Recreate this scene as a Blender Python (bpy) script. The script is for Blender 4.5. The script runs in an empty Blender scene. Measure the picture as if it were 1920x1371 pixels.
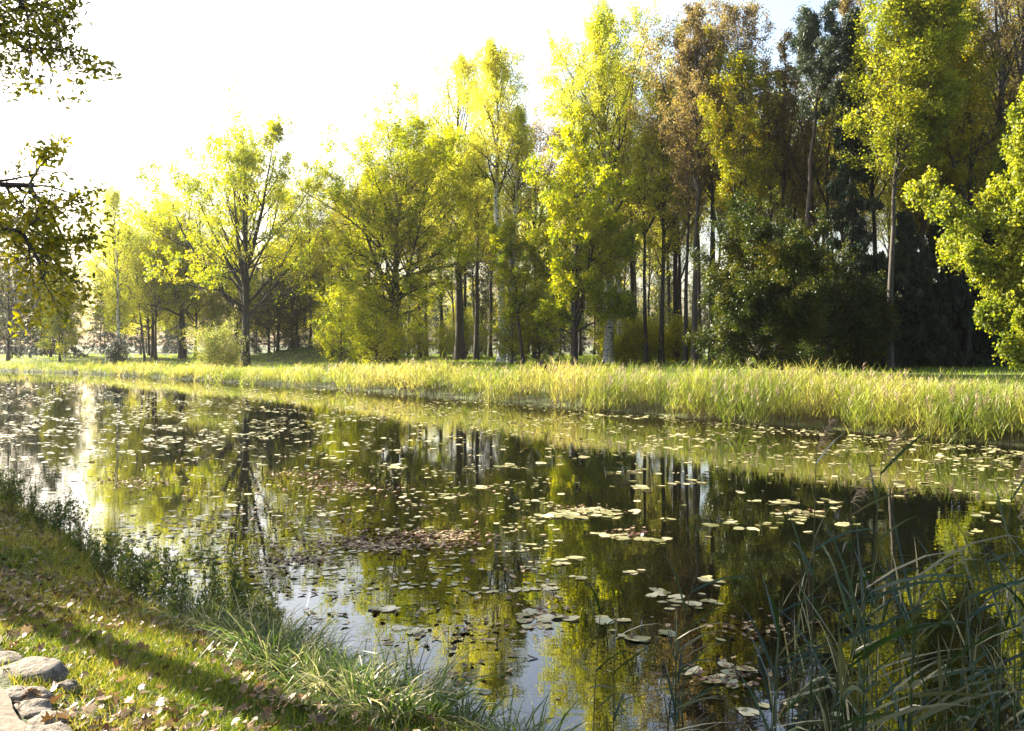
import bpy, math, random
import numpy as np
from math import radians, pi

sc = bpy.context.scene
COL = sc.collection
H = 2.4                 # eye height above the water
F = 1867.0              # focal length in photograph pixels
HY = 645.0              # horizon row

# ------------------------------------------------------------------ camera
cam = bpy.data.cameras.new("camera"); co = bpy.data.objects.new("camera", cam); COL.objects.link(co)
cam.sensor_width = 36; cam.lens = 36 * F / 1920; cam.shift_y = -(685.5 - HY) / 1920
cam.clip_start = 0.05; cam.clip_end = 5000
co.location = (0, 0, H); co.rotation_euler = (radians(90), 0, 0)
sc.camera = co
# ------------------------------------------------------------------ light
SUN_AZ, SUN_EL = radians(-56), radians(27)      # azimuth from +Y towards +X
w = bpy.data.worlds.new("World"); sc.world = w; w.use_nodes = True
nt = w.node_tree; bg = nt.nodes["Background"]
sky = nt.nodes.new("ShaderNodeTexSky"); sky.sky_type = 'NISHITA'; sky.sun_disc = False
sky.sun_elevation = SUN_EL; sky.sun_rotation = SUN_AZ; sky.air_density = 1.0; sky.dust_density = 4.0; sky.ozone_density = 1.0
nt.links.new(sky.outputs[0], bg.inputs[0]); bg.inputs[1].default_value = 0.072
sun = bpy.data.lights.new("sun", 'SUN'); sun.energy = 5.0; sun.angle = radians(0.5); sun.color = (1.0, 0.91, 0.74)
so = bpy.data.objects.new("sun", sun); COL.objects.link(so)
so.rotation_euler = (radians(90) - SUN_EL, 0, -SUN_AZ + pi)
sc.view_settings.view_transform = 'Standard'; sc.view_settings.look = 'None'
sc.view_settings.exposure = 2.55; sc.view_settings.gamma = 1.0
try:
    sc.cycles.max_bounces = 8; sc.cycles.diffuse_bounces = 3; sc.cycles.glossy_bounces = 3
    sc.cycles.transmission_bounces = 4; sc.cycles.volume_bounces = 0
    sc.cycles.use_fast_gi = False
except Exception: pass

# ------------------------------------------------------------------ helpers
def px2w(px, py, z=0.0):
    Y = F * (H - z) / (py - HY); return (px - 960) / F * Y, Y
def tag(o, label=None, cat=None, group=None, kind=None):
    if label: o["label"] = label
    if cat: o["category"] = cat
    if group: o["group"] = group
    if kind: o["kind"] = kind
    return o
def empty(name, loc, rz=0, s=1):
    o = bpy.data.objects.new(name, None); COL.objects.link(o); o.location = loc; o.rotation_euler = (0, 0, rz); o.scale = (s, s, s); o.empty_display_size = .3
    return o
def norm(a): return a / (np.linalg.norm(a, axis=-1, keepdims=True) + 1e-9)
class MB:
    def __init__(s): s.V = []; s.F = []; s.n = 0; s.A = []
    def add(s, V, Fc, rnd=None):
        V = np.asarray(V, float).reshape(-1, 3); Fc = np.asarray(Fc, int)
        s.V.append(V); s.F.append(Fc + s.n); s.n += len(V)
        s.A.append(np.full(len(Fc), .5) if rnd is None else np.asarray(rnd, float))
    def build(s, name, mat, parent=None, smooth=False):
        me = bpy.data.meshes.new(name)
        V = np.concatenate(s.V); me.vertices.add(len(V)); me.vertices.foreach_set("co", V.ravel().astype(np.float32))
        loops = np.concatenate([f.ravel() for f in s.F]); tot = np.concatenate([np.full(len(f), f.shape[1]) for f in s.F])
        st = np.concatenate([[0], np.cumsum(tot)[:-1]])
        me.loops.add(len(loops)); me.loops.foreach_set("vertex_index", loops.astype(np.int32))
        me.polygons.add(len(tot)); me.polygons.foreach_set("loop_start", st.astype(np.int32))
        try: me.polygons.foreach_set("loop_total", tot.astype(np.int32))
        except Exception: pass
        me.polygons.foreach_set("use_smooth", np.full(len(tot), smooth))
        me.update(calc_edges=True)
        a = me.attributes.new("rnd", 'FLOAT', 'FACE'); a.data.foreach_set("value", np.concatenate(s.A).astype(np.float32))
        me.materials.append(mat)
        o = bpy.data.objects.new(name, me); COL.objects.link(o); o.parent = parent
        return o
def tubes(mb, P, R, n=5, rnd=.5):
    """P[B,k,3], R[B,k] -> tubes"""
    B, k, _ = P.shape
    T = norm(np.gradient(P, axis=1))
    ref = np.where(np.abs(T[:, :1, 2:3]) > .8, np.array([1., 0, 0]), np.array([0, 0, 1.]))
    U = norm(np.cross(T, np.broadcast_to(ref, T.shape))); W = np.cross(T, U)
    a = np.arange(n) * 2 * pi / n
    ring = P[:, :, None] + R[:, :, None, None] * (np.cos(a)[None, None, :, None] * U[:, :, None] + np.sin(a)[None, None, :, None] * W[:, :, None])
    idx = np.arange(B * k * n).reshape(B, k, n)
    q = np.stack([idx[:, :-1, :], np.roll(idx, -1, 2)[:, :-1, :], np.roll(idx, -1, 2)[:, 1:, :], idx[:, 1:, :]], -1).reshape(-1, 4)
    mb.add(ring.reshape(-1, 3), q, np.full(len(q), rnd))
def grow(rng, P, R, n, t0, t1, ang, ln, k, bend, jit, rr=.55, tip=.15, wide=False):
    """children of each polyline; ln: function(t, pos) or scalar array-> length"""
    B, K, _ = P.shape
    t = t0 + (t1 - t0) * (np.arange(n)[None] + rng.random((B, n))) / n
    fi = t * (K - 1); i0 = np.clip(fi.astype(int), 0, K - 2); fr = (fi - i0)[..., None]
    bi = np.arange(B)[:, None]
    pos = P[bi, i0] * (1 - fr) + P[bi, i0 + 1] * fr; tan = norm(P[bi, i0 + 1] - P[bi, i0])
    rad = (R[bi, i0] * (1 - fr[..., 0]) + R[bi, i0 + 1] * fr[..., 0])
    ph = np.arange(n)[None] * 2.4 + rng.random((B, 1)) * 6.28 + rng.normal(0, .35, (B, n))
    ref = np.where(np.abs(tan[..., 2:3]) > .8, np.array([1., 0, 0]), np.array([0, 0, 1.]))
    u = norm(np.cross(tan, ref)); v = np.cross(tan, u)
    A = (ang[0] + (ang[1] - ang[0]) * (1 - t))[..., None] + rng.normal(0, .12, t.shape)[..., None]
    d = np.cos(A) * tan + np.sin(A) * (np.cos(ph)[..., None] * u + np.sin(ph)[..., None] * v)
    L = ln(t, pos) if callable(ln) else ln * (1 - .5 * t)
    if wide: L = L / np.clip(np.sin(A[..., 0]), .5, 1)
    L = L * rng.uniform(.7, 1.15, t.shape)
    pts = [pos]; dd = d
    for j in range(k - 1):
        dd = norm(dd + rng.normal(0, jit, dd.shape) + np.array([0, 0, bend]))
        pts.append(pts[-1] + dd * (L / (k - 1))[..., None])
    Pn = np.stack(pts, 2).reshape(B * n, k, 3)
    r0 = np.minimum(rad * rr, L * .03 + .006).reshape(-1, 1)
    Rn = r0 * np.linspace(1, tip, k)[None]
    return Pn, Rn
def leaves(mb, rng, P, N, size, spread, droop=0., flat=0.3, asp=.6, long_down=0., t0=.25, shape=None, outer=False):
    B, K, _ = P.shape
    wt = .25 + np.hypot(P[:, -1, 0], P[:, -1, 1]) / (np.hypot(P[:, -1, 0], P[:, -1, 1]).max() + 1e-6) if outer else np.ones(B)
    b = rng.choice(B, N, p=wt / wt.sum()); fi = (t0 + (1 - t0) * rng.random(N)) * (K - 1); i0 = np.clip(fi.astype(int), 0, K - 2); fr = (fi - i0)[:, None]
    c = P[b, i0] * (1 - fr) + P[b, i0 + 1] * fr
    c = c + rng.normal(0, spread, (N, 3)); c[:, 2] -= np.abs(rng.normal(0, 1, N)) * droop
    nn = norm(rng.normal(0, 1, (N, 3)) + np.array([0, 0, flat * 2]))
    a = rng.normal(0, 1, (N, 3)) + np.array([0, 0, -long_down]); a = norm(a - nn * (a * nn).sum(1, keepdims=True)); e = np.cross(nn, a)
    s = (size * rng.uniform(.6, 1.25, N))[:, None]
    rnd = np.clip(.5 + .22 * rng.normal(0, 1, N) + .0 * s[:, 0], 0, 1)
    # clump colour: neighbours on a twig share a bias
    rnd = np.clip(rnd + (rng.random(B)[b] - .5) * .35, 0, 1)
    if shape is None:
        V = np.stack([c - a * s * .5, c + e * s * asp * .5 + nn * s * .06, c + a * s * .5, c - e * s * asp * .5 + nn * s * .06], 1)
        mb.add(V, np.arange(4 * N).reshape(N, 4), rnd)
    else:
        m = len(shape)
        V = c[:, None] + s[:, None] * (shape[None, :, :1] * a[:, None] + shape[None, :, 1:] * e[:, None] + (np.abs(shape[None, :, 1:]) * .35 - .3 * shape[None, :, :1] ** 2) * nn[:, None])
        mb.add(V, np.arange(m * N).reshape(N, m), rnd)
OAK = np.array([(-.62, 0), (-.5, .02), (-.42, .1), (-.3, .2), (-.22, .12), (-.08, .3), (0, .17), (.12, .32), (.2, .18), (.34, .22), (.5, 0), (.34, -.22), (.2, -.18), (.12, -.32), (0, -.17), (-.08, -.3), (-.22, -.12), (-.3, -.2), (-.42, -.1), (-.5, -.02)])

# ------------------------------------------------------------------ materials
def newmat(name):
    m = bpy.data.materials.new(name); m.use_nodes = True; n = m.node_tree; n.nodes.clear()
    out = n.nodes.new("ShaderNodeOutputMaterial"); return m, n, out
def N_(n, t, **kw):
    x = n.nodes.new(t)
    for k_, v_ in kw.items():
        if k_ in x.inputs: x.inputs[k_].default_value = v_
        else: setattr(x, k_, v_)
    return x
def ramp(n, stops, fac):
    r = n.nodes.new("ShaderNodeValToRGB"); e = r.color_ramp.elements
    while len(e) < len(stops): e.new(.5)
    for el, (p_, c_) in zip(e, stops): el.position = p_; el.color = (*c_, 1)
    n.links.new(fac, r.inputs[0]); return r.outputs[0]
def leafmat(name, c0, c1, c2, tr=.5, sat=1.25, nscale=.35, rough=.45, spec=.3):
    m, n, out = newmat(name); L = n.links.new
    at = N_(n, "ShaderNodeAttribute", attribute_name="rnd")
    tc = N_(n, "ShaderNodeTexCoord"); no = N_(n, "ShaderNodeTexNoise"); no.inputs["Scale"].default_value = nscale; no.inputs["Detail"].default_value = 2
    L(tc.outputs["Object"], no.inputs["Vector"])
    oi = N_(n, "ShaderNodeObjectInfo")
    a = N_(n, "ShaderNodeMath", operation='MULTIPLY_ADD'); L(no.outputs["Fac"], a.inputs[0]); a.inputs[1].default_value = 1.6; a.inputs[2].default_value = -.8
    b = N_(n, "ShaderNodeMath", operation='ADD'); L(a.outputs[0], b.inputs[0]); L(at.outputs["Fac"], b.inputs[1])
    c = N_(n, "ShaderNodeMath", operation='MULTIPLY_ADD'); L(oi.outputs["Random"], c.inputs[0]); c.inputs[1].default_value = .16; L(b.outputs[0], c.inputs[2]); 
    col = ramp(n, [(0.1, c0), (.55, c1), (1, c2)], c.outputs[0])
    p = N_(n, "ShaderNodeBsdfPrincipled"); p.inputs["Roughness"].default_value = rough; p.inputs["Specular IOR Level"].default_value = spec
    L(col, p.inputs["Base Color"])
    hs = N_(n, "ShaderNodeHueSaturation"); hs.inputs["Saturation"].default_value = 1.1; hs.inputs["Value"].default_value = sat; L(col, hs.inputs["Color"])
    t = N_(n, "ShaderNodeBsdfTranslucent"); L(hs.outputs[0], t.inputs[0])
    mx = N_(n, "ShaderNodeMixShader"); mx.inputs[0].default_value = tr; L(p.outputs[0], mx.inputs[1]); L(t.outputs[0], mx.inputs[2]); L(mx.outputs[0], out.inputs[0])
    return m
def barkmat(name, stops, sc3=(6, 6, 1.2), bump=.4, rough=.85):
    m, n, out = newmat(name); L = n.links.new
    tc = N_(n, "ShaderNodeTexCoord"); mp = N_(n, "ShaderNodeMapping"); mp.inputs["Scale"].default_value = sc3; L(tc.outputs["Object"], mp.inputs[0])
    no = N_(n, "ShaderNodeTexNoise"); no.inputs["Scale"].default_value = 2.0; no.inputs["Detail"].default_value = 5; no.inputs["Roughness"].default_value = .65; L(mp.outputs[0], no.inputs["Vector"])
    col = ramp(n, stops, no.outputs["Fac"])
    p = N_(n, "ShaderNodeBsdfPrincipled"); p.inputs["Roughness"].default_value = rough; L(col, p.inputs["Base Color"])
    bp = N_(n, "ShaderNodeBump"); bp.inputs["Strength"].default_value = bump; bp.inputs["Distance"].default_value = .03; L(no.outputs["Fac"], bp.inputs["Height"]); L(bp.outputs[0], p.inputs["Normal"])
    L(p.outputs[0], out.inputs[0]); return m
M = {}
M['bark'] = barkmat("bark_grey_brown", [(.3, (.02, .016, .012)), (.6, (.065, .053, .04)), (.8, (.11, .095, .075))])
M['bark_dark'] = barkmat("bark_dark", [(.3, (.01, .008, .006)), (.7, (.04, .033, .026))])
M['birch'] = barkmat("bark_birch", [(.40, (.03, .027, .025)), (.47, (.5, .48, .44)), (.8, (.68, .66, .62))], sc3=(1.5, 1.5, 2.6), bump=.15)
M['pinebark'] = barkmat("bark_pine", [(.3, (.03, .022, .017)), (.6, (.065, .045, .032)), (.8, (.13, .085, .055))], sc3=(5, 5, 1.5))
M['birchleaf'] = leafmat("leaf_birch", (.24, .30, .04), (.45, .46, .06), (.60, .54, .09), tr=.62)
M['oakleaf'] = leafmat("leaf_oak", (.14, .2, .02), (.42, .42, .03), (.55, .44, .03), tr=.62)
M['mapleleaf'] = leafmat("leaf_maple", (.11, .17, .02), (.32, .355, .03), (.49, .45, .045), tr=.58)
M['yellowleaf'] = leafmat("leaf_yellow", (.19, .26, .025), (.41, .43, .035), (.55, .50, .05), tr=.6)
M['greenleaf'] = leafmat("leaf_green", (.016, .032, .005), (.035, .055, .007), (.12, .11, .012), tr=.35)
M['brownleaf'] = leafmat("leaf_russet", (.10, .085, .04), (.2, .15, .06), (.30, .23, .06), tr=.5)
M['willow'] = leafmat("leaf_right_maple", (.10, .14, .02), (.25, .275, .03), (.40, .38, .05), tr=.5)
M['goldleaf'] = leafmat("leaf_gold", (.10, .13, .015), (.26, .26, .025), (.34, .25, .02), tr=.55)
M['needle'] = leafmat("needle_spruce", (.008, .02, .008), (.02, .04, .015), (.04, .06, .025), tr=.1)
M['pineneedle'] = leafmat("needle_pine", (.02, .04, .018), (.045, .07, .035), (.10, .12, .06), tr=.15)
M['reed'] = leafmat("reed_leaf", (.085, .135, .018), (.27, .305, .05), (.47, .41, .12), tr=.45, nscale=.5)
M['reedstem'] = leafmat("reed_stem", (.07, .05, .02), (.17, .12, .05), (.3, .22, .1), tr=.15)
M['plume'] = leafmat("reed_plume", (.12, .08, .06), (.26, .19, .13), (.38, .3, .2), tr=.35)
M['shadereed'] = leafmat("shaded_reed_leaf", (.008, .02, .004), (.02, .042, .01), (.09, .09, .04), tr=.25, nscale=1.2, spec=.6, rough=.35)  # the foreground shade is put into this darker leaf colour
M['grass'] = leafmat("grass_blade", (.03, .06, .008), (.12, .16, .016), (.34, .28, .06), tr=.45, nscale=.8)
M['lawn'] = leafmat("lawn_blade", (.12, .2, .02), (.22, .31, .03), (.34, .4, .05), tr=.5, nscale=.3)
M['sedge'] = leafmat("sedge_blade", (.03, .06, .012), (.09, .14, .025), (.4, .35, .18), tr=.4, nscale=2, spec=.6, rough=.35)
M['herb'] = leafmat("herb_leaf", (.02, .05, .01), (.07, .11, .02), (.25, .24, .04), tr=.4, nscale=1.5)
M['litter'] = leafmat("fallen_leaf", (.06, .028, .012), (.16, .085, .035), (.36, .24, .12), tr=.15, nscale=3)
M['floatleaf'] = leafmat("floating_leaf", (.05, .022, .012), (.15, .07, .035), (.36, .26, .13), tr=.1, nscale=1.5)
M['pad'] = leafmat("lily_pad", (.12, .12, .04), (.31, .29, .13), (.50, .43, .25), tr=.1, nscale=.8, rough=.28, spec=.7)

def water_mat():
    m, n, out = newmat("pond_water"); L = n.links.new
    tc = N_(n, "ShaderNodeTexCoord")
    mp = N_(n, "ShaderNodeMapping"); mp.inputs["Scale"].default_value = (1.0, 2.6, 1); L(tc.outputs["Object"], mp.inputs[0])
    n1 = N_(n, "ShaderNodeTexNoise"); n1.inputs["Scale"].default_value = 1.7; n1.inputs["Detail"].default_value = 2.5; L(mp.outputs[0], n1.inputs["Vector"])
    n2 = N_(n, "ShaderNodeTexNoise"); n2.inputs["Scale"].default_value = .25; n2.inputs["Detail"].default_value = 2; L(tc.outputs["Object"], n2.inputs["Vector"])
    mu = N_(n, "ShaderNodeMath", operation='MULTIPLY'); L(n1.outputs["Fac"], mu.inputs[0]); L(n2.outputs["Fac"], mu.inputs[1])
    bp = N_(n, "ShaderNodeBump"); bp.inputs["Strength"].default_value = 1.0; bp.inputs["Distance"].default_value = .0018; L(mu.outputs[0], bp.inputs["Height"])
    p = N_(n, "ShaderNodeBsdfPrincipled"); p.inputs["Base Color"].default_value = (.003, .0035, .0015, 1); p.inputs["Roughness"].default_value = .0
    p.inputs["IOR"].default_value = 1.62; p.inputs["Specular IOR Level"].default_value = .5
    L(bp.outputs[0], p.inputs["Normal"]); L(p.outputs[0], out.inputs[0]); return m
def ground_mat():
    m, n, out = newmat("ground_soil_grass"); L = n.links.new
    tc = N_(n, "ShaderNodeTexCoord")
    n1 = N_(n, "ShaderNodeTexNoise"); n1.inputs["Scale"].default_value = 1.3; n1.inputs["Detail"].default_value = 6; L(tc.outputs["Object"], n1.inputs["Vector"])
    n2 = N_(n, "ShaderNodeTexNoise"); n2.inputs["Scale"].default_value = 30; n2.inputs["Detail"].default_value = 4; L(tc.outputs["Object"], n2.inputs["Vector"])
    col = ramp(n, [(.3, (.05, .04, .02)), (.48, (.07, .09, .015)), (.7, (.10, .13, .02))], n1.outputs["Fac"])
    mx = N_(n, "ShaderNodeMixRGB", blend_type='MULTIPLY'); mx.inputs[0].default_value = .6
    c2 = ramp(n, [(.3, (.4, .4, .4)), (.7, (1, 1, 1))], n2.outputs["Fac"]); L(col, mx.inputs[1]); L(c2, mx.inputs[2])
    p = N_(n, "ShaderNodeBsdfPrincipled"); p.inputs["Roughness"].default_value = .95; L(mx.outputs[0], p.inputs["Base Color"])
    bp = N_(n, "ShaderNodeBump"); bp.inputs["Distance"].default_value = .03; L(n2.outputs["Fac"], bp.inputs["Height"]); L(bp.outputs[0], p.inputs["Normal"])
    L(p.outputs[0], out.inputs[0]); return m
M['dirt'] = barkmat("path_dirt", [(.3, (.08, .06, .04)), (.55, (.17, .13, .09)), (.75, (.27, .22, .16))], sc3=(9, 9, 9), bump=.5, rough=.95)
M['stone'] = barkmat("field_stone", [(.35, (.05, .042, .03)), (.5, (.17, .135, .1)), (.68, (.3, .25, .19))], sc3=(14, 14, 14), bump=1.0, rough=.9)

# ------------------------------------------------------------------ pond outline and terrain
far = [(60, -5), (40, 5), (25, 12), (16, 17.5), (11.8, 23), (8.4, 28.9), (5.8, 32), (2.8, 37), (-1.4, 42.7), (-6.9, 49.8), (-9.8, 54), (-14.3, 58), (-21.9, 66.9), (-32, 78.6), (-44, 86), (-62, 96), (-90, 108)]
near = [(-100, 84), (-60, 62), (-40, 48), (-24, 34), (-15.8, 25.5), (-9.8, 17.8), (-8.1, 15.7), (-5.4, 12.3), (-3.7, 9.6), (-2.5, 8.2), (-1.67, 7.6), (-.95, 6.84), (-.36, 6.18), (.42, 5.5), (1.5, 5.1), (3, 4.7), (6, 4), (12, 0), (25, -10), (55, -25)]
def chaikin(p, it=2):
    p = np.array(p, float)
    for _ in range(it):
        q = np.roll(p, -1, 0); p = np.stack([.75 * p + .25 * q, .25 * p + .75 * q], 1).reshape(-1, 2)
    return p
POND = chaikin(far + near)
def sdist(X, Y):
    """positive on land"""
    X = np.atleast_1d(np.asarray(X, float)); Y = np.atleast_1d(np.asarray(Y, float)); sh = X.shape
    p = np.stack([X.ravel(), Y.ravel()], 1); out = np.full(len(p), 1e9); ins = np.zeros(len(p), bool)
    for a, b in zip(POND, np.roll(POND, -1, 0)):
        ab = b - a; t = np.clip(((p - a) @ ab) / (ab @ ab), 0, 1); d = np.hypot(*(p - a - t[:, None] * ab).T); out = np.minimum(out, d)
        c = ((a[1] > p[:, 1]) != (b[1] > p[:, 1])); xx = (b[0] - a[0]) * (p[:, 1] - a[1]) / (b[1] - a[1] + 1e-12) + a[0]; ins ^= c & (p[:, 0] < xx)
    return np.where(ins, -out, out).reshape(sh)
def ss(x): x = np.clip(x, 0, 1); return x * x * (3 - 2 * x)
def gz(X, Y):
    X = np.atleast_1d(np.asarray(X, float)); Y = np.atleast_1d(np.asarray(Y, float)); s = sdist(X, Y)
    nearside = 1 - ss((np.hypot(X + 1, Y - 2) - 15) / 10)
    zf = .25 * ss(s / 1.2) + .8 * ss(s / 26); zn = .22 * ss(s / .5) + .6 * ss(s / 3.6)
    z = zf * (1 - nearside) + zn * nearside
    z = np.where(s < 0, np.maximum(-.7, s * .7), z) - .02
    z += np.where(s > 0, 1, 0) * ss(s / 3) * (.05 * np.sin(X * .5 + 1) * np.cos(Y * .37) + .02 * np.sin(X * 1.9 + Y * 1.3))
    z += 1.1 * np.exp(-(((X + 19) / 6) ** 2 + ((Y - 97) / 5) ** 2))
    return z
def g1(x, y): return float(gz(x, y)[0])
n = 400; u = np.linspace(-1, 1, n)
gx = 7 * np.sinh(u * 5.6); gy = 7 + 7 * np.sinh(u * 5.6)
GX, GY = np.meshgrid(gx, gy); GZ = gz(GX.ravel(), GY.ravel())
mb = MB(); I = np.arange(n * n).reshape(n, n)
mb.add(np.stack([GX.ravel(), GY.ravel(), GZ], 1), np.stack([I[:-1, :-1], I[:-1, 1:], I[1:, 1:], I[1:, :-1]], -1).reshape(-1, 4))
tag(mb.build("ground", ground_mat(), smooth=True), kind="structure")
mb = MB(); mb.add([(-130, -40, 0), (90, -40, 0), (90, 140, 0), (-130, 140, 0)], [[0, 1, 2, 3]])
tag(mb.build("water", water_mat()), kind="structure")

# path along the lower left corner
a0 = np.array([-2.95, 5.6]); a1 = np.array([-1.85, 4.1]); dr = (a1 - a0) / np.linalg.norm(a1 - a0); pn = np.array([dr[1], -dr[0]])
if pn[0] > 0: pn = -pn
S = np.linspace(-14, 9, 140); Wd = np.linspace(0, 2.6, 24)
SS, WW = np.meshgrid(S, Wd); wob = .12 * np.sin(SS * 2.1) + .06 * np.sin(SS * 5.3)
PX = a0[0] + dr[0] * SS + pn[0] * (WW + wob * (1 - WW / 2.6)); PY = a0[1] + dr[1] * SS + pn[1] * (WW + wob * (1 - WW / 2.6))
PZ = gz(PX.ravel(), PY.ravel()) + .035
mb = MB(); I = np.arange(SS.size).reshape(SS.shape)
mb.add(np.stack([PX.ravel(), PY.ravel(), PZ], 1), np.stack([I[:-1, :-1], I[:-1, 1:], I[1:, 1:], I[1:, :-1]], -1).reshape(-1, 4))
tag(mb.build("path", M['dirt'], smooth=True), kind="structure")
def on_path(X, Y):
    rel = np.stack([X - a0[0], Y - a0[1]], -1); return (rel @ pn) > -.02

# ------------------------------------------------------------------ trees
def prof(pts):
    a = np.array(pts); return lambda h: np.interp(h, a[:, 0], a[:, 1])
KINDS = {
 # clear: first branch height fraction; prof: crown radius (fraction of hw) over height fraction
 'birch': dict(clear=.28, n1=34, a1=(.35, .95), n2=9, n3=5, bend1=.05, bend2=-.05, droop=.35, leaf='birchleaf', bark='birch', size=.12, spread=.15, N=26000, prof=[(0, .0), (.2, .4), (.4, .95), (.6, 1), (.8, .75), (1, .15)], tr=.011, flat=.0, ld=1.5, fork=0),
 'oak': dict(fa=(.75, .95), fl=.62, fb=.07, fs=.045, clear=.2, n1=20, a1=(.25, 1.15), n2=8, n3=6, bend1=.06, bend2=.04, droop=.05, leaf='oakleaf', bark='bark_dark', size=.16, spread=.15, N=15000, prof=[(0, .5), (.2, .95), (.35, 1), (.6, .8), (.85, .45), (1, .12)], tr=.017, flat=.3, ld=.3, fork=6),
 'maple': dict(clear=.1, n1=34, a1=(.45, 1.35), n2=10, n3=6, bend1=.02, bend2=-.01, droop=.08, leaf='mapleleaf', bark='bark_dark', size=.17, spread=.15, N=26000, prof=[(0, .6), (.2, .95), (.4, 1), (.65, .85), (.88, .5), (1, .12)], tr=.014, flat=1.2, ld=.2, fork=2),
 'shrub': dict(clear=.02, n1=40, a1=(.4, 1.4), n2=8, n3=5, bend1=.03, bend2=.0, droop=.06, leaf='greenleaf', bark='bark_dark', size=.14, spread=.14, N=22000, prof=[(0, .7), (.2, 1), (.5, .95), (.8, .7), (1, .2)], tr=.02, flat=.8, ld=.2, fork=3),
 'tall': dict(clear=.42, n1=30, a1=(.3, .95), n2=8, n3=6, bend1=.06, bend2=.02, droop=.1, leaf='brownleaf', bark='bark', size=.12, spread=.14, N=11000, prof=[(0, .1), (.35, .6), (.6, 1), (.85, .75), (1, .15)], tr=.010, flat=.3, ld=.5, fork=1),
 'spruce': dict(clear=.06, n1=90, a1=(1.1, 1.75), n2=10, n3=0, bend1=-.02, bend2=-.12, droop=.12, leaf='needle', bark='bark_dark', size=.26, spread=.09, N=30000, prof=[(0, .9), (.1, 1), (.5, .65), (1, .03)], tr=.011, flat=0, ld=2.5, fork=0, asp=.3),
 'pine': dict(clear=.66, n1=16, a1=(.7, 1.5), n2=8, n3=5, bend1=.10, bend2=.12, droop=0, leaf='pineneedle', bark='pinebark', size=.22, spread=.14, N=26000, prof=[(0, .3), (.66, .7), (.8, 1), (.93, .8), (1, .3)], tr=.011, flat=0, ld=-.4, fork=0, asp=.25),
}
def make_tree(kind, h, hw, seed, lean=(0, 0), root=None, **ov):
    K = dict(KINDS[kind]); K.update(ov); rng = np.random.default_rng(seed)
    k0 = 14; t = np.linspace(0, 1, k0)
    wob = np.cumsum(rng.normal(0, .006 * h * K.get('wob', 1), (k0, 2)), 0) * t[:, None]
    P0 = np.zeros((1, k0, 3)); P0[0, :, 2] = t * h; P0[0, :, :2] = wob + np.outer(t, lean) * h + 0
    P0[0, 0, 2] = -.15
    r0 = K['tr'] * h * K.get('thick', 1)
    R0 = (r0 * ((1 - t) ** .9 * .92 + .04) * (1 + .5 * np.exp(-t * 40)))[None]
    tr = MB(); tubes(tr, P0, R0, 9)
    mains = [(P0, R0)]
    for f in range(K['fork']):       # extra leaders give visible forked limbs
        Pf, Rf = grow(rng, P0, R0, 1, K['clear'] + .02 + K.get('fs', .08) * f, K['clear'] + .08 + K.get('fs', .08) * f, K.get('fa', (.5, .6)), lambda t_, p_: np.full(t_.shape, h * K.get('fl', .6)), 10, K.get('fb', .13), .05, rr=.75, tip=.12)
        Rf = Rf * 0 + (r0 * .6 * np.linspace(1, .1, 10))[None]; tubes(tr, Pf, Rf, 7); mains.append((Pf, Rf))
    pf = prof(K['prof']); br = MB(); last = []
    for mi, (P, R) in enumerate(mains):
        c0 = K['clear'] if mi == 0 else .15; nn = K['n1'] if mi == 0 else max(5, K['n1'] // 3)
        def ln(t_, p_, mi=mi):
            hh = np.clip(p_[..., 2] / h, 0, 1); return np.maximum(pf(hh) * hw * (1 if mi == 0 else .7), .3) * 1.12
        P1, R1 = grow(rng, P, R, nn, c0, .985, K['a1'], ln, 8, K['bend1'], .09, rr=.5, tip=.2, wide=True); tubes(br, P1, R1, 5)
        L1 = np.linalg.norm(P1[:, -1] - P1[:, 0], axis=1)
        P2, R2 = grow(rng, P1, R1, K['n2'], .18, 1, (.45, .95), lambda t_, p_, L1=L1: (L1[:, None] * .42 * (1.1 - .5 * t_)), 5, K['bend2'], .13, rr=.6, tip=.3); tubes(br, P2, R2, 3)
        last.append(P2)
        if K['n3']:
            L2 = np.linalg.norm(P2[:, -1] - P2[:, 0], axis=1)
            P3, R3 = grow(rng, P2, R2, K['n3'], .2, 1, (.4, .9), lambda t_, p_, L2=L2: (L2[:, None] * .5 * (1.1 - .4 * t_)), 3, K['bend2'] * 1.5, .15, rr=.6, tip=.4); 
            R3 = np.maximum(R3, .004); tubes(br, P3, R3, 3); last.append(np.stack([P3[:, 0], P3[:, 1], P3[:, 1] * .5 + P3[:, 2] * .5, P3[:, 2], P3[:, 2]], 1)[:, [0, 1, 2, 3, 4]])
    PL = np.concatenate(last if not K['n3'] else last[1::2] + last[:1])
    if K.get('drop', .42):    # leave some boughs bare for gaps
        PL = PL[rng.random(len(PL)) > K.get('drop', .42)]
    cr = MB(); leaves(cr, rng, PL, int(K['N'] * K.get('dens', 1) * 1.45), K['size'] * 1.1, K['spread'], K['droop'], K['flat'], K.get('asp', .65), K['ld'], outer=True)
    return tr, br, cr, K
def plant_tree(name, label, cat, px, Y, top, hwpx, kind, seed, group=None, **ov):
    X = (px - 960) / F * Y; z = g1(X, Y); h = H + (HY - top) * Y / F - z; hw = hwpx * Y / F
    tr, br, cr, K = make_tree(kind, h, hw, seed, **ov)
    r = tag(empty(name, (X, Y, z)), label, cat, group)
    tr.build("trunk", M[K['bark']], r, True); br.build("branches", M[K['bark']] if K['bark'] != 'birch' else M['bark'], r, True); cr.build("crown", M[K['leaf']], r)
    return r
def dup(root, loc, rz=0, s=1, label=None, group=None, sz=None):
    r = root.copy(); COL.objects.link(r); r.location = loc; r.rotation_euler = (0, 0, rz); r.scale = (s, s, sz or s)
    if label: r["label"] = label
    if group: r["group"] = group
    for c in root.children:
        d = c.copy(); COL.objects.link(d); d.parent = r
    return r
T = plant_tree
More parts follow.
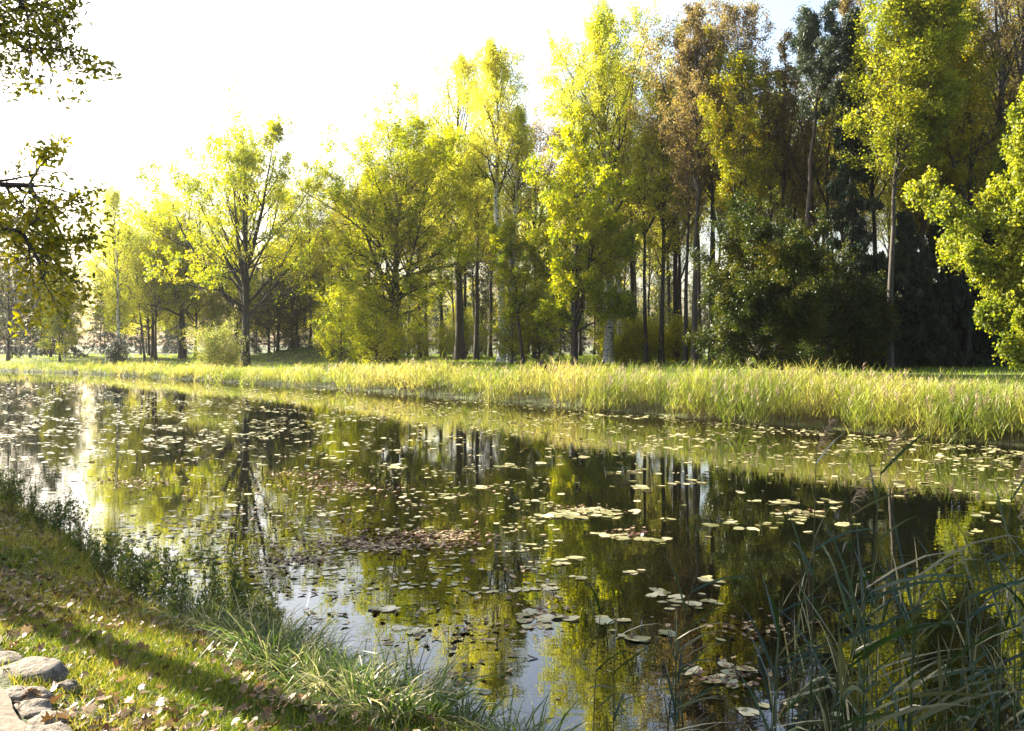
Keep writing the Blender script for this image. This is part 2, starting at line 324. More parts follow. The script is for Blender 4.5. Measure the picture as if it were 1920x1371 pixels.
# left end of the pond
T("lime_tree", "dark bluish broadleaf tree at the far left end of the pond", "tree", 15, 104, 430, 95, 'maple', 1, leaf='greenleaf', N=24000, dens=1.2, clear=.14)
T("spruce_tree", "dark narrow conifer behind the small yellow tree at left", "tree", 95, 112, 445, 55, 'spruce', 2, N=16000)
T("maple_tree", "small yellow-green tree on the far left lawn", "tree", 112, 100, 520, 36, 'maple', 3, leaf='yellowleaf', N=11000)
T("birch_tree", "pale slender birch standing left of the forked trunks", "tree", 222, 94, 362, 42, 'birch', 4, N=13000, clear=.2)
T("maple_tree", "yellow tree with bare dark trunks right of the slender birch", "tree", 292, 100, 425, 70, 'tall', 5, leaf='yellowleaf', N=15000, clear=.3)
T("lime_tree", "leaning dark trunked tree beside the slender birch", "tree", 272, 98, 450, 40, 'tall', 6, leaf='yellowleaf', N=8000, lean=(-.12, 0))
T("lime_tree", "thick trunked tree left of the open crowned oak", "tree", 342, 102, 400, 75, 'maple', 7, leaf='yellowleaf', clear=.28, thick=1.8, N=17000)
T("oak_tree", "open crowned yellow oak standing alone on the far bank", "tree", 460, 82, 296, 122, 'oak', 12, N=30000, n1=26, leaf='mapleleaf', thick=1.25, drop=.3)
T("lime_tree", "slim dark trunked tree between the oak and the round green tree", "tree", 583, 96, 350, 45, 'tall', 9, leaf='yellowleaf', N=11000, clear=.3)
T("lime_tree", "yellow-green tree close behind the oak", "tree", 548, 100, 380, 60, 'maple', 10, leaf='oakleaf', clear=.25, N=14000)
T("shrub", "dark bush under the oak on its right", "bush", 520, 96, 545, 62, 'shrub', 11, N=14000)
# middle
T("maple_tree", "round crowned green maple with low limbs left of the birches", "tree", 735, 80, 275, 125, 'maple', 13, clear=.17, N=68000, n1=50, thick=1.5, flat=1.5)
T("shrub", "leafy young bush around the foot of the round maple", "bush", 705, 78, 590, 60, 'shrub', 14, leaf='yellowleaf', N=9000)
T("birch_tree", "birch with a brown curving trunk right of the round maple", "tree", 862, 84, 118, 72, 'birch', 15, bark='bark', thick=1.5, N=26000, clear=.33)
T("birch_tree", "thin brown trunked tree between the two tallest left birches", "tree", 893, 82, 250, 42, 'birch', 16, bark='bark', thick=1.1, N=13000, clear=.4)
T("birch_tree", "tall double trunked white birch left of the dense green tree", "tree", 942, 77, 84, 58, 'birch', 17, N=24000, clear=.5, thick=1.3)
T("birch_tree", "slim white birch stem leaning against its taller twin", "tree", 958, 76.5, 200, 36, 'birch', 18, N=8000, clear=.55, thick=1.5)
T("maple_tree", "dense yellow-green tree leafy down to the ground in the middle of the far bank", "tree", 1078, 68, 275, 92, 'maple', 19, leaf='mapleleaf', N=36000, dens=1.0, flat=.5, clear=.12, drop=.5)
T("birch_tree", "tallest golden birch behind the dense middle tree", "tree", 1142, 72, 72, 100, 'birch', 20, N=44000, thick=1.5, clear=.4)
T("birch_tree", "white stemmed birch right beside the tallest golden birch", "tree", 1163, 76, 120, 60, 'birch', 21, N=18000, clear=.42)
T("maple_tree", "short leaning dark trunk at the left foot of the dense middle tree", "tree", 982, 70, 420, 34, 'maple', 22, leaf='mapleleaf', N=8000, clear=.3, lean=(-.12, 0))
T("lime_tree", "dark trunked tree with a thin crown right of the birches", "tree", 1240, 70, 190, 60, 'tall', 23, leaf='birchleaf', N=12000, clear=.35, thick=1.1)
# right
T("aspen_tree", "slender russet tree first in the brown group", "tree", 1302, 64, 90, 52, 'tall', 24, N=13000, clear=.5)
T("aspen_tree", "tall russet tree with a rounded top left of the pine", "tree", 1368, 66, 32, 72, 'tall', 25, N=26000, clear=.38, bark='bark_dark')
T("lime_tree", "gold leaved tree hidden among the russet trunks", "tree", 1395, 62, 130, 60, 'tall', 26, leaf='goldleaf', N=20000, clear=.3)
T("aspen_tree", "thin half bare tree just left of the pine", "tree", 1465, 64, 150, 48, 'tall', 27, N=8000, clear=.45)
T("pine_tree", "tall pine with a bare trunk and a flat bluish crown", "tree", 1512, 58, 60, 66, 'pine', 28, thick=1.25, N=20000, n1=18, n2=5, drop=.5, clear=.7)
T("lime_tree", "forked bare trunked tree between the pine and the spruce", "tree", 1552, 63, 170, 50, 'tall', 29, N=6000, clear=.45, bark='bark_dark', fork=2)
T("spruce_tree", "very tall dark spruce rising behind the yellow maple", "tree", 1600, 56.5, 4, 50, 'spruce', 30, N=46000)
T("maple_tree", "tall yellow maple in front of the spruce", "tree", 1668, 54, 12, 74, 'tall', 31, leaf='willow', N=30000, clear=.48, size=.15, spread=.2, flat=.8)
T("lime_tree", "gold brown tree right of the tall yellow maple", "tree", 1730, 58, 40, 66, 'tall', 32, leaf='goldleaf', N=22000, clear=.35, size=.15)
T("lime_tree", "orange tinted tall tree behind the bright right tree", "tree", 1790, 62, 10, 70, 'tall', 33, leaf='goldleaf', N=20000, clear=.35)
T("aspen_tree", "tall thick trunked sparse tree near the top right corner", "tree", 1862, 60, -120, 80, 'tall', 34, N=13000, thick=1.4, clear=.4)
T("aspen_tree", "tallest sparse tree at the right edge", "tree", 1908, 61, -170, 80, 'tall', 35, N=12000, thick=1.5, clear=.4)
T("maple_tree", "bright yellow-green tree leafy to the grass at the right edge", "tree", 1968, 46, 140, 84, 'maple', 36, leaf='willow', drop=.5, N=60000, clear=.05, size=.17, flat=.3, droop=.25, prof=[(0, .7), (.1, .85), (.4, 1), (.7, .75), (1, .15)])
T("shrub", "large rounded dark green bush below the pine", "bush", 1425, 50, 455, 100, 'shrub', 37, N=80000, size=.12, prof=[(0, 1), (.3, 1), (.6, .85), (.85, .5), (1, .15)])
T("maple_tree", "young light green tree between the dark bush and the yews", "tree", 1558, 54, 500, 50, 'shrub', 38, leaf='greenleaf', N=14000)  # dark leaf stands in for the shade of the trees to its left
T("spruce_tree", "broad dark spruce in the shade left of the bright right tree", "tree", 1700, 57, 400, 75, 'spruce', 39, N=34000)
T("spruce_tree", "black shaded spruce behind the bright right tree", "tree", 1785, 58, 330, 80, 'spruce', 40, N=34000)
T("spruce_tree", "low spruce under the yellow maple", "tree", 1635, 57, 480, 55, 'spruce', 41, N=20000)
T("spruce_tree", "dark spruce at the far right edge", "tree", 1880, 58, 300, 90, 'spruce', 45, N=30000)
T("shrub", "brown leaved bush in the shade under the spruce", "bush", 1610, 54, 560, 50, 'shrub', 42, leaf='greenleaf', N=9000)  # shade painted in by giving the bush the dark leaf

for i_, (px_, Y_, top_, lf_, lab_) in enumerate([(1185, 74, 200, 'birchleaf', "slim dark stem right of the tallest golden birch"), (1212, 69, 260, 'birchleaf', "thin stem left of the dark trunked tree with thin crown"), (1268, 72, 150, 'brownleaf', "slender russet topped stem before the bright gap"), (1285, 66, 230, 'brownleaf', "thin bare stem left of the first slender russet tree"), (1335, 68, 100, 'goldleaf', "straight slim tree between the two tall russet ones"), (1440, 67, 120, 'brownleaf', "slim russet tree right of the gold one"), (1490, 70, 200, 'goldleaf', "thin gold topped tree close behind the pine on its left"), (1536, 66, 230, 'brownleaf', "thin bare stem close to the pine on its right"), (1700, 60, 60, 'goldleaf', "slim gold olive tree right of the yellow maple"), (1815, 57, 30, 'goldleaf', "dense gold olive tree above the bright right tree"), (1765, 64, -20, 'brownleaf', "high russet tree left of the top right corner"), (1900, 66, -60, 'goldleaf', "gold olive tree behind the tallest sparse tree")]):
    T("slender_tree", lab_, "tree", px_, Y_, top_, 34 if px_ < 1600 else 62, 'tall', 150 + i_, leaf=lf_, N=6000 if px_ < 1600 else 22000, clear=.55 if px_ < 1600 else .4, thick=1.1, bark='bark_dark')
# understory shrubs and background wood, made from a few originals
rs = random.Random(5)
def orig(name, cat, kind, h, hw, seed, **ov):
    tr, br, cr, K = make_tree(kind, h, hw, seed, **ov)
    r = tag(empty(name, (0, 0, 0)), "", cat); r["label"] = ""
    tr.build("trunk", M[K['bark']], r, True); br.build("branches", M[K['bark']] if K['bark'] != 'birch' else M['bark'], r, True); cr.build("crown", M[K['leaf']], r); return r
def place(protos, items, label, group):
    items = [q_ for q_ in items if not 125 < q_[0] < 188]   # the open gap at the left end of the pond
    """items: (px, Y, scale)"""
    for i, (px, Y, s) in enumerate(items):
        p = protos[i % len(protos)]; kind_ = ['gold leaved ', 'russet leaved ', 'green leaved '][i % 3] if 'woodland' in label else ''
        where_ = '' if 'woodland' not in label else (', left part' if px < 860 else ', middle part' if px < 1080 else ', right part') if 'birches' in label else (', near the pine' if px < 1580 else ', near the spruce' if px < 1740 else ', at the right edge');  X = (px - 960) / F * Y; loc = (X, Y, g1(X, Y))
        if not p.get("used"):
            p["used"] = 1; p.location = loc; p.rotation_euler = (0, 0, rs.random() * 6); p.scale = (s,) * 3; p["label"] = kind_ + label + where_; p["group"] = group + where_
        else: dup(p, loc, rs.random() * 6, s, kind_ + label + where_, group + where_, s * rs.uniform(.9, 1.1))
def span(a, b, n, y0, y1, s0, s1):
    return [(a + (b - a) * (i + rs.random() * .9) / n, rs.uniform(y0, y1), rs.uniform(s0, s1)) for i in range(n)]
sh_y = [orig("sapling", "sapling", 'shrub', 4.5, 2.0, 50 + i, leaf='yellowleaf', N=5500, size=.14, dens=1) for i in range(2)]
place(sh_y, span(600, 940, 8, 86, 94, .4, .8), "yellow-green sapling under the birches", "yellow saplings under the birches")
sh_y2 = [orig("sapling", "sapling", 'shrub', 3.2, 1.6, 53 + i, leaf='oakleaf', N=5500, size=.14) for i in range(2)]
place(sh_y2, span(1130, 1320, 9, 70, 84, .4, .8), "yellow sapling in the undergrowth right of the birches", "saplings right of the birches")
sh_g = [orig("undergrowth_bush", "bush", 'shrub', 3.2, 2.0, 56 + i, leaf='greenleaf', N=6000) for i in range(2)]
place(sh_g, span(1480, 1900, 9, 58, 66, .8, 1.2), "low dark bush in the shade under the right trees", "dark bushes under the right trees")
place([orig("young_tree", "tree", 'shrub', 6, 2.4, 59, leaf='mapleleaf', N=9000, size=.15)], [(960, 72, .6), (1010, 74, .8), (1190, 72, .5), (640, 84, .9)], "young green tree in the undergrowth of the far bank", "young green trees of the far bank")
wl = [orig("woodland_tree", "tree", 'tall', 18, 2.6, 60 + i, leaf=lf, N=8000, size=.15, clear=.45, spread=.25, thick=1.1, bark='bark_dark') for i, lf in enumerate(['goldleaf', 'brownleaf', 'birchleaf'])]
place(wl, span(640, 1300, 30, 84, 125, .75, 1.1), "slender trunked woodland tree behind the birches", "woodland trees behind the birches")
wr = [orig("woodland_tree", "tree", 'tall', 20, 3.2, 64 + i, leaf=lf, N=7000, size=.15, clear=.5, spread=.25, thick=1.1, bark='bark_dark') for i, lf in enumerate(['goldleaf', 'brownleaf', 'mapleleaf'])]
place(wr, span(1250, 2050, 44, 64, 100, .75, 1.12), "thin trunked woodland tree behind the right hand trees", "woodland trees behind the right hand trees")
yl = [orig("yellow_tree", "tree", 'maple', 13, 3.6, 75 + i, leaf=lf, N=14000, size=.2, clear=.22) for i, lf in enumerate(['yellowleaf', 'birchleaf', 'oakleaf'])]
place(yl, span(170, 660, 13, 104, 118, .75, 1.1), "yellow tree of the row behind the oak on the far lawn", "yellow trees behind the oak")
dk = [orig("distant_spruce", "spruce", 'spruce', 15, 3, 78, N=12000)]
place(dk, span(-60, 1250, 30, 135, 165, .5, .9), "dark hazy spruce beyond the left lawn", "distant spruces beyond the left lawn")
fl = [orig("distant_tree", "tree", 'maple', 13, 4.5, 68 + i, leaf=lf, N=8000, size=.26, clear=.2) for i, lf in enumerate(['greenleaf', 'oakleaf'])]
place(fl, span(-120, 1250, 40, 125, 190, .5, .85), "hazy tree of the wood beyond the left lawn", "distant trees beyond the left lawn")
place([orig("distant_tree", "tree", 'tall', 17, 4, 71, leaf='greenleaf', N=9000, size=.26, clear=.15)], span(900, 2200, 22, 110, 170, .5, .75), "distant tree deep in the wood on the right", "distant trees deep in the wood")
for p_ in list(bpy.data.objects):
    if "used" in p_: del p_["used"]
# bank shrubs
T("shrub", "pale fluffy bush at the waterside below the oak", "bush", 405, 72, 648, 42, 'shrub', 80, leaf='reed', N=9000, size=.1, bark='bark')
T("shrub", "small grey bush on the left far bank", "bush", 222, 82, 650, 18, 'shrub', 81, leaf='pineneedle', N=3000, size=.12)

# overhanging oak on the near bank, trunk outside the frame on the left
def near_oak(X, Y, h, seed, label, boughs, clear=.35, nleaf=9000):
    rng = np.random.default_rng(seed); z = g1(X, Y); r = tag(empty("oak_tree", (X, Y, z)), label, "tree")
    t = np.linspace(0, 1, 14); P0 = np.zeros((1, 14, 3)); P0[0, :, 2] = t * h; P0[0, :, :2] = np.cumsum(rng.normal(0, .08, (14, 2)), 0) * t[:, None]; P0[0, 0, 2] = -.2
    R0 = (.30 * ((1 - t) ** .8 * .9 + .1) * (1 + .4 * np.exp(-t * 30)))[None]
    tr = MB(); tubes(tr, P0, R0, 14); tr.build("trunk", M['bark_dark'], r, True)
    br = MB(); cr = MB()
    # boughs given as world polylines, so that they hang where the photograph has them
    for pts, nl in boughs:
        P = np.array(pts, float) - np.array([X, Y, z]); tt = np.linspace(0, 1, len(P)); q = np.linspace(0, 1, 12)
        P = np.stack([np.interp(q, tt, P[:, i]) for i in range(3)], 1); P[1:] += rng.normal(0, .05, (11, 3)); P = P[None]
        R = (np.linspace(.042, .008, 12))[None]; tubes(br, P, R, 8)
        P1, R1 = grow(rng, P, R, 15, .3, 1, (.5, 1.1), lambda t_, p_: .75 - .35 * t_, 7, .0, .16, rr=.55, tip=.25); tubes(br, P1, R1, 5)
        P2, R2 = grow(rng, P1, R1, 8, .15, 1, (.4, 1.0), lambda t_, p_: .36 - .1 * t_, 5, .0, .16, rr=.6, tip=.4); R2 = np.maximum(R2, .002); tubes(br, P2, R2, 4)
        P2 = P2[rng.random(len(P2)) > .5]
        leaves(cr, rng, P2, int(nl * 1.15), .058, .05, .01, .3, t0=.2, shape=OAK)
    # the rest of the crown (outside the frame; shades the near bank)
    P1, R1 = grow(rng, P0, R0, 30, clear, .98, (.35, 1.25), lambda t_, p_: 4.4 - 2.6 * np.clip((p_[..., 2] / h - .5) * 2, 0, 1), 8, .05, .1, rr=.4)
    # none of these may reach into the view on the right of the trunk
    keep = (P1[:, -1, 0] + X) < -.53 * (P1[:, -1, 1] + Y) - .4
    P1 = P1[keep]; R1 = R1[keep]; tubes(br, P1, R1, 6)
    P2, R2 = grow(rng, P1, R1, 8, .2, 1, (.4, 1.0), lambda t_, p_: 1.3 - .4 * t_, 5, .0, .12); tubes(br, P2, R2, 4)
    leaves(cr, rng, P2, nleaf, .15, .25, .05, .3)
    br.build("branches", M['bark_dark'], r, True); cr.build("crown", M['nearoak'], r)
    return r
M['nearoak'] = leafmat("leaf_near_oak", (.07, .09, .015), (.2, .2, .02), (.44, .38, .03), tr=.58)
def shade_oak():  # low tree out of view, added to shade the upper near bank
    X, Y = -13.0, 16.6; tr, br, cr, K = make_tree('maple', 6.0, 2.5, 95, leaf='mapleleaf', N=16000); r = tag(empty("oak_tree", (X, Y, g1(X, Y))), "unseen low oak added beyond the left edge to shade the near bank", "tree")
    tr.build("trunk", M['bark_dark'], r, True); br.build("branches", M['bark_dark'], r, True); cr.build("crown", M['nearoak'], r)
shade_oak()
def wp(px, py, Y): return ((px - 960) / F * Y, Y, H + (HY - py) * Y / F)
B1 = [wp(-500, 120, 10), wp(-200, 60, 10), wp(-30, 50, 9.8), wp(50, 80, 9.6), wp(85, 105, 9.5), wp(115, 130, 9.4)]
B1b = [wp(-300, -60, 9.4), wp(-60, -30, 9.2), wp(40, 0, 9), wp(80, 25, 9)]
B2 = [wp(-500, 300, 9.8), wp(-200, 330, 9.6), wp(-20, 345, 9.4), wp(60, 340, 9.2), wp(90, 385, 9.2), wp(128, 445, 9.1)]
B3 = [wp(-500, 330, 9.2), wp(-150, 380, 9.0), wp(0, 400, 8.9), wp(40, 440, 8.8), wp(75, 500, 8.7), wp(90, 550, 8.6)]
near_oak(-7.3, 9.5, 13, 90, "near oak whose leafy boughs hang into the upper left corner", [(B1, 1500), (B1b, 700), (B2, 1700), (B3, 1100)])
near_oak(-11.5, 13.6, 13, 91, "second near bank oak beyond the left edge", [], .45, 15000)
near_oak(-14.2, 19.0, 14, 92, "third near bank oak farther beyond the left edge", [], .25, 26000)

# ------------------------------------------------------------------ reeds on the far bank
def blades(mb, rng, base, dirs, L, W, bend, k=4, rndb=None):
    """ribbons: base[N,3], dirs[N,3], lengths L[N], widths W[N], bend[N] downwards"""
    N = len(base); d = norm(dirs); side = norm(np.cross(d, rng.normal(0, 1, (N, 3)))); pts = [base]; dd = d
    for j in range(k):
        dd = norm(dd + np.array([0, 0, -1.]) * (bend * (j + 1) / k)[:, None]); pts.append(pts[-1] + dd * (L / k)[:, None])
    P = np.stack(pts, 1); prof_ = np.array([.7, 1, .85, .5, .02]) if k == 4 else np.linspace(1, .03, k + 1)
    Lf = P - side[:, None] * (W[:, None] * prof_ * .5)[..., None]; Rt = P + side[:, None] * (W[:, None] * prof_ * .5)[..., None]
    V = np.stack([Lf, Rt], 2).reshape(N, -1, 3); m = 2 * (k + 1)
    f = np.array([[2 * j, 2 * j + 1, 2 * j + 3, 2 * j + 2] for j in range(k)])
    Fc = (np.arange(N)[:, None, None] * m + f[None]).reshape(-1, 4)
    r = np.clip(.5 + .25 * rng.normal(0, 1, N), 0, 1) if rndb is None else rndb
    mb.add(V.reshape(-1, 3), Fc, np.repeat(r, k))
rng = np.random.default_rng(7)
fp = chaikin(far, 2)[2:-6]
fp = np.array([p for p in chaikin(np.array(far[2:-1]), 3) if True])[:-1]
seg = np.diff(fp, axis=0); sl = np.hypot(*seg.T)
ok = sl < 20; 
def along(N, off0, off1, power=1.):
    """random points in a strip of offsets off0..off1 landward of the far shore"""
    wgt = sl * ok * np.clip(40 / np.hypot(*(fp[:-1] + seg / 2).T), .35, 1.6); i = rng.choice(len(sl), N, p=wgt / wgt.sum())
    t = rng.random(N)[:, None]; p = fp[i] + seg[i] * t; nrm = np.stack([-seg[i, 1], seg[i, 0]], 1) / sl[i, None]; nrm = np.where((nrm[:, 1:2] < 0), -nrm, nrm)
    return p + nrm * (off0 + (off1 - off0) * rng.random(N) ** power)[:, None]
NR = 24000
p = along(NR, -.6, 2.9); rag = .35 * np.sin(p[:, 0] * 1.7) + .3 * np.sin(p[:, 1] * 2.9 + p[:, 0]); sq_ = sdist(p[:, 0], p[:, 1]); p = p[(sq_ > -.35 + rag) & (sq_ < np.interp(p[:, 0], [-50, -12, -6], [1.2, 1.6, 3]))]; NR = len(p); s = sdist(p[:, 0], p[:, 1]); d = np.hypot(p[:, 0], p[:, 1])
z0 = np.maximum(gz(p[:, 0], p[:, 1]), -.4)
patch = .5 + .35 * np.sin(p[:, 0] * .55 + 2 * np.sin(p[:, 1] * .23)) + .3 * np.sin(p[:, 0] * 2.3 + p[:, 1] * 1.1) * np.sin(p[:, 1] * 1.9 - p[:, 0]); leftlow = np.interp(p[:, 0], [-60, -30, -14, -8, 8, 12, 30], [.4, .5, .55, .8, 1.05, .85, .8])
hh = (1.1 + .32 * patch + rng.normal(0, .17, NR)) * leftlow * np.clip(1 - np.clip(s - 1.5, 0, 2) * .2, .6, 1)
hh = np.where((p[:, 0] > -11.5) & (p[:, 0] < -6), hh * .9, hh)
base = np.stack([p[:, 0], p[:, 1], z0], 1); leanv = rng.normal(0, .07, (NR, 2)) + np.array([.03, 0])
topz = hh - z0 * .3
mb = MB(); t = np.linspace(0, 1, 4)
P = base[:, None] + np.stack([leanv[:, :1] * topz[:, None] * t ** 1.6, leanv[:, 1:] * topz[:, None] * t ** 1.6, topz[:, None] * t[None]], -1)
R = np.full((NR, 4), 1.) * np.linspace(.005, .002, 4); tubes(mb, P, R * np.clip(d / 35, 1, 2)[:, None], 3, .5)
mb.A[-1] = np.repeat(np.clip(.5 + .25 * rng.normal(0, 1, NR), 0, 1), 9)
tag(mb.build("reed_stems", M['reedstem']), "tan standing reed stems at the foot of the far bank", "reeds", kind="stuff")
mb = MB(); nl = 7
fi = rng.uniform(.25, 1, (NR, nl)); pos = base[:, None] + np.stack([leanv[:, :1] * topz[:, None] * fi ** 1.6, leanv[:, 1:] * topz[:, None] * fi ** 1.6, topz[:, None] * fi], -1)
pos = pos.reshape(-1, 3); az = rng.uniform(0, 6.28, len(pos)); dirs = np.stack([np.cos(az) * .5 + .1, np.sin(az) * .5, rng.uniform(.6, 1.5, len(pos))], 1)
dd = np.repeat(np.clip(d / 35, 1, 2), nl)
blades(mb, rng, pos, dirs, rng.uniform(.25, .5, len(pos)), rng.uniform(.009, .016, len(pos)) * dd, rng.uniform(.05, .8, len(pos)), k=3, rndb=np.clip(np.repeat(.25 + .5 * patch + rng.normal(0, .15, NR), nl) + rng.normal(0, .12, len(pos)), 0, 1))
tag(mb.build("reed_bed", M['reed']), "sunlit yellow-green reed bed along the far bank", "reeds", kind="stuff")
mb = MB(); sel = np.where(rng.random(NR) < .09)[0]; tp = P[sel, -1]; nb = 14
b_ = np.repeat(tp, nb, 0) + rng.normal(0, .012, (len(tp) * nb, 3)); b_[:, 2] += rng.uniform(-.15, .12, len(b_))
blades(mb, rng, b_, np.stack([rng.normal(.25, .3, len(b_)), rng.normal(0, .3, len(b_)), np.full(len(b_), 1.)], 1), np.full(len(b_), .14), np.full(len(b_), .016), np.full(len(b_), .5), k=2)
tag(mb.build("reed_plumes", M['plume']), "brown feathery seed heads above the far reed bed", "reeds", kind="stuff")

# far lawn
NL = 90000
Yl = rng.uniform(24, 120, NL) ; Xl = Yl * rng.uniform(-.62, .62, NL); s = sdist(Xl, Yl); k_ = s > .8; Xl, Yl = Xl[k_], Yl[k_]
k_ = np.ones(len(Xl), bool); b_ = np.stack([Xl, Yl, gz(Xl, Yl)], 1); NB = len(b_)
mb = MB(); blades(mb, rng, b_, np.stack([rng.normal(0, .4, NB), rng.normal(0, .4, NB), np.ones(NB)], 1), rng.uniform(.1, .26, NB), rng.uniform(.02, .045, NB) * np.clip(Yl / 50, 1, 2), rng.uniform(0, .5, NB), k=2)
tag(mb.build("far_lawn_grass", M['lawn']), "bright green lawn grass between the reeds and the wood", "grass", kind="stuff")

# ------------------------------------------------------------------ near bank
def bankpts(N, x0, x1, y0, y1, smin, smax, pw=1):
    X = rng.uniform(x0, x1, N); Y = rng.uniform(y0, y1, N); s = sdist(X, Y); k = (s > smin) & (s < smax); return X[k], Y[k], s[k]
mb = MB()
for (N, x0, x1, y0, y1, hgt) in [(150000, -4.5, .6, 3.6, 8.0, .07), (90000, -9.5, -2, 7.5, 17, .1)]:
    X, Y, s = bankpts(N, x0, x1, y0, y1, .02, 9); on = on_path(X, Y); bare = np.sin(X * 2.3 + 1.2 * np.sin(Y * 1.9)) * np.sin(Y * 2.1 + X) > .62
    k = ~on & (~bare | (rng.random(len(X)) < .35)); X, Y, s = X[k], Y[k], s[k]; n_ = len(X)
    hh = hgt * rng.uniform(.5, 1.4, n_) * (1 + 1.2 * np.exp(-s / .35))
    mbb = np.stack([X, Y, gz(X, Y) - .005], 1); blades(mb, rng, mbb, np.stack([rng.normal(0, .45, n_), rng.normal(0, .45, n_), np.ones(n_)], 1), hh, rng.uniform(.004, .008, n_) * (1 if hgt < .08 else 1.8), rng.uniform(.1, .8, n_), k=2)
tag(mb.build("bank_grass", M['grass']), "short green turf on the near bank", "grass", kind="stuff")
# leaf litter
MAPLE = np.array([(-.45, 0), (-.2, .08), (-.3, .42), (-.02, .28), (.12, .5), (.2, .22), (.5, .16), (.36, 0), (.5, -.16), (.2, -.22), (.12, -.5), (-.02, -.28), (-.3, -.42), (-.2, -.08)])
def flatleaves(mb, rng, c, size, tilt=.5, shape=OAK):
    N = len(c); nn = norm(np.array([0, 0, 1.]) + rng.normal(0, tilt, (N, 3))); a = rng.normal(0, 1, (N, 3)); a = norm(a - nn * (a * nn).sum(1, keepdims=True)); e = np.cross(nn, a); s_ = (size * rng.uniform(.6, 1.3, N))[:, None, None]
    cur = rng.uniform(-.2, 1.0, (N, 1, 1))
    V = c[:, None] + s_ * (shape[None, :, :1] * a[:, None] + shape[None, :, 1:] * e[:, None] + cur * (shape[None, :, :1] ** 2 + shape[None, :, 1:] ** 2) * nn[:, None])
    mb.add(V, np.arange(len(shape) * N).reshape(N, -1), rng.random(N) ** 1.2)
mb = MB()
X, Y, s = bankpts(52000, -9, .4, 3.6, 16, .1, 9); dens = .25 + .75 * (np.sin(X * 1.7 + Y) * np.cos(Y * 1.3 - X * .6) > .0); k = rng.random(len(X)) < dens * .6; X, Y = X[k], Y[k]
c = np.stack([X, Y, gz(X, Y) + rng.uniform(.02, .055, len(X))], 1); c = c[~on_path(c[:, 0], c[:, 1]) | (rng.random(len(c)) < .12)]; flatleaves(mb, rng, c[::2], .07, .5, MAPLE); flatleaves(mb, rng, c[1::2], .062, .5, OAK)
tag(mb.build("leaf_litter", M['litter']), "brown fallen leaves scattered over the bank turf", "fallen leaves", kind="stuff")

# sedge tussocks along the waterline
def tussock(seed, n_=120, L=(.22, .58)):
    r_ = np.random.default_rng(seed); mb = MB(); az = r_.uniform(0, 6.28, n_); rr = r_.random(n_) ** .5 * .14
    b = np.stack([np.cos(az) * rr, np.sin(az) * rr, np.zeros(n_)], 1); sp = r_.uniform(.2, .9, n_)
    blades(mb, r_, b, np.stack([np.cos(az) * sp + .15, np.sin(az) * sp, np.ones(n_)], 1), r_.uniform(*L, n_), r_.uniform(.006, .012, n_), r_.uniform(.3, 1.3, n_), k=4)
    return mb
tus = []
for i in range(5):
    o = tussock(100 + i).build("sedge_tussock", M['sedge']); tus.append(o)
tp_ = [(300, 1140), (345, 1165), (390, 1170), (430, 1200), (470, 1185), (500, 1225), (540, 1215), (560, 1260), (600, 1250), (640, 1290), (620, 1320), (680, 1290), (700, 1330), (740, 1310), (760, 1350), (800, 1345), (830, 1330), (860, 1375), (900, 1380), (940, 1400), (580, 1330), (520, 1290), (660, 1370), (480, 1250), (990, 1430), (720, 1390), (440, 1150), (360, 1130), (400, 1215), (450, 1230), (500, 1262), (550, 1300), (600, 1300), (640, 1345), (700, 1365), (780, 1375), (350, 1190), (480, 1210), (560, 1235), (840, 1360)]
for i, (px, py) in enumerate(tp_):
    X, Y = px2w(px, py, .12); s_ = rs.uniform(.7, 1.15); o = tus[i] if i < 5 else tus[i % 5].copy()
    if i >= 5: COL.objects.link(o)
    o.location = (X, Y, max(g1(X, Y), -.02)); o.rotation_euler = (0, 0, rs.random() * 6); o.scale = (s_,) * 3
    where = ["at the upper end of the grassy shore", "in the middle of the grassy shore", "at the lower end of the grassy shore"][0 if px < 500 else 1 if px < 720 else 2]
    tag(o, "arching sedge tussock " + where, "grass tuft", "sedge tussocks along the near waterline, " + where)
# dark leafy herbs at the left shore
def herb(seed, h=.7, n_=9):
    r_ = np.random.default_rng(seed); st = MB(); lv = MB(); az = r_.uniform(0, 6.28, n_); P = np.zeros((n_, 5, 3)); t = np.linspace(0, 1, 5)
    ln_ = r_.uniform(.5, 1, n_) * h; sp = r_.uniform(.05, .4, n_)
    P[..., 0] = np.cos(az)[:, None] * (t * sp[:, None]) * ln_[:, None]; P[..., 1] = np.sin(az)[:, None] * (t * sp[:, None]) * ln_[:, None]; P[..., 2] = t * ln_[:, None]
    R = np.full((n_, 5), .004) * np.linspace(1, .4, 5); tubes(st, P, R, 4); P2, R2 = grow(r_, P, R, 7, .25, 1, (.5, .9), lambda t_, p_: .16 - .08 * t_, 3, .05, .1); R2 = np.maximum(R2, .0012); tubes(st, P2, R2, 3)
    leaves(lv, r_, P2, 420, .05, .02, .01, .3, .45); return st, lv
hp = []
for i in range(5):
    r_ = empty("bank_herb", (0, 0, 0)); st, lv = herb(120 + i); st.build("stems", M['reedstem'], r_); lv.build("leaves", M['herb'], r_); hp.append(r_)
hs = [(10, 905), (25, 935), (55, 925), (60, 955), (90, 950), (110, 985), (130, 960), (140, 1000), (165, 1010), (175, 1040), (200, 1030), (215, 1060), (235, 1050), (230, 1090), (255, 1085), (265, 1110), (190, 1075), (150, 1030), (100, 960), (40, 915), (75, 985), (20, 960), (250, 1120), (285, 1120), (300, 1140), (380, 1150), (410, 1165), (330, 1150), (440, 1180), (500, 1190), (-20, 905), (-10, 880)]
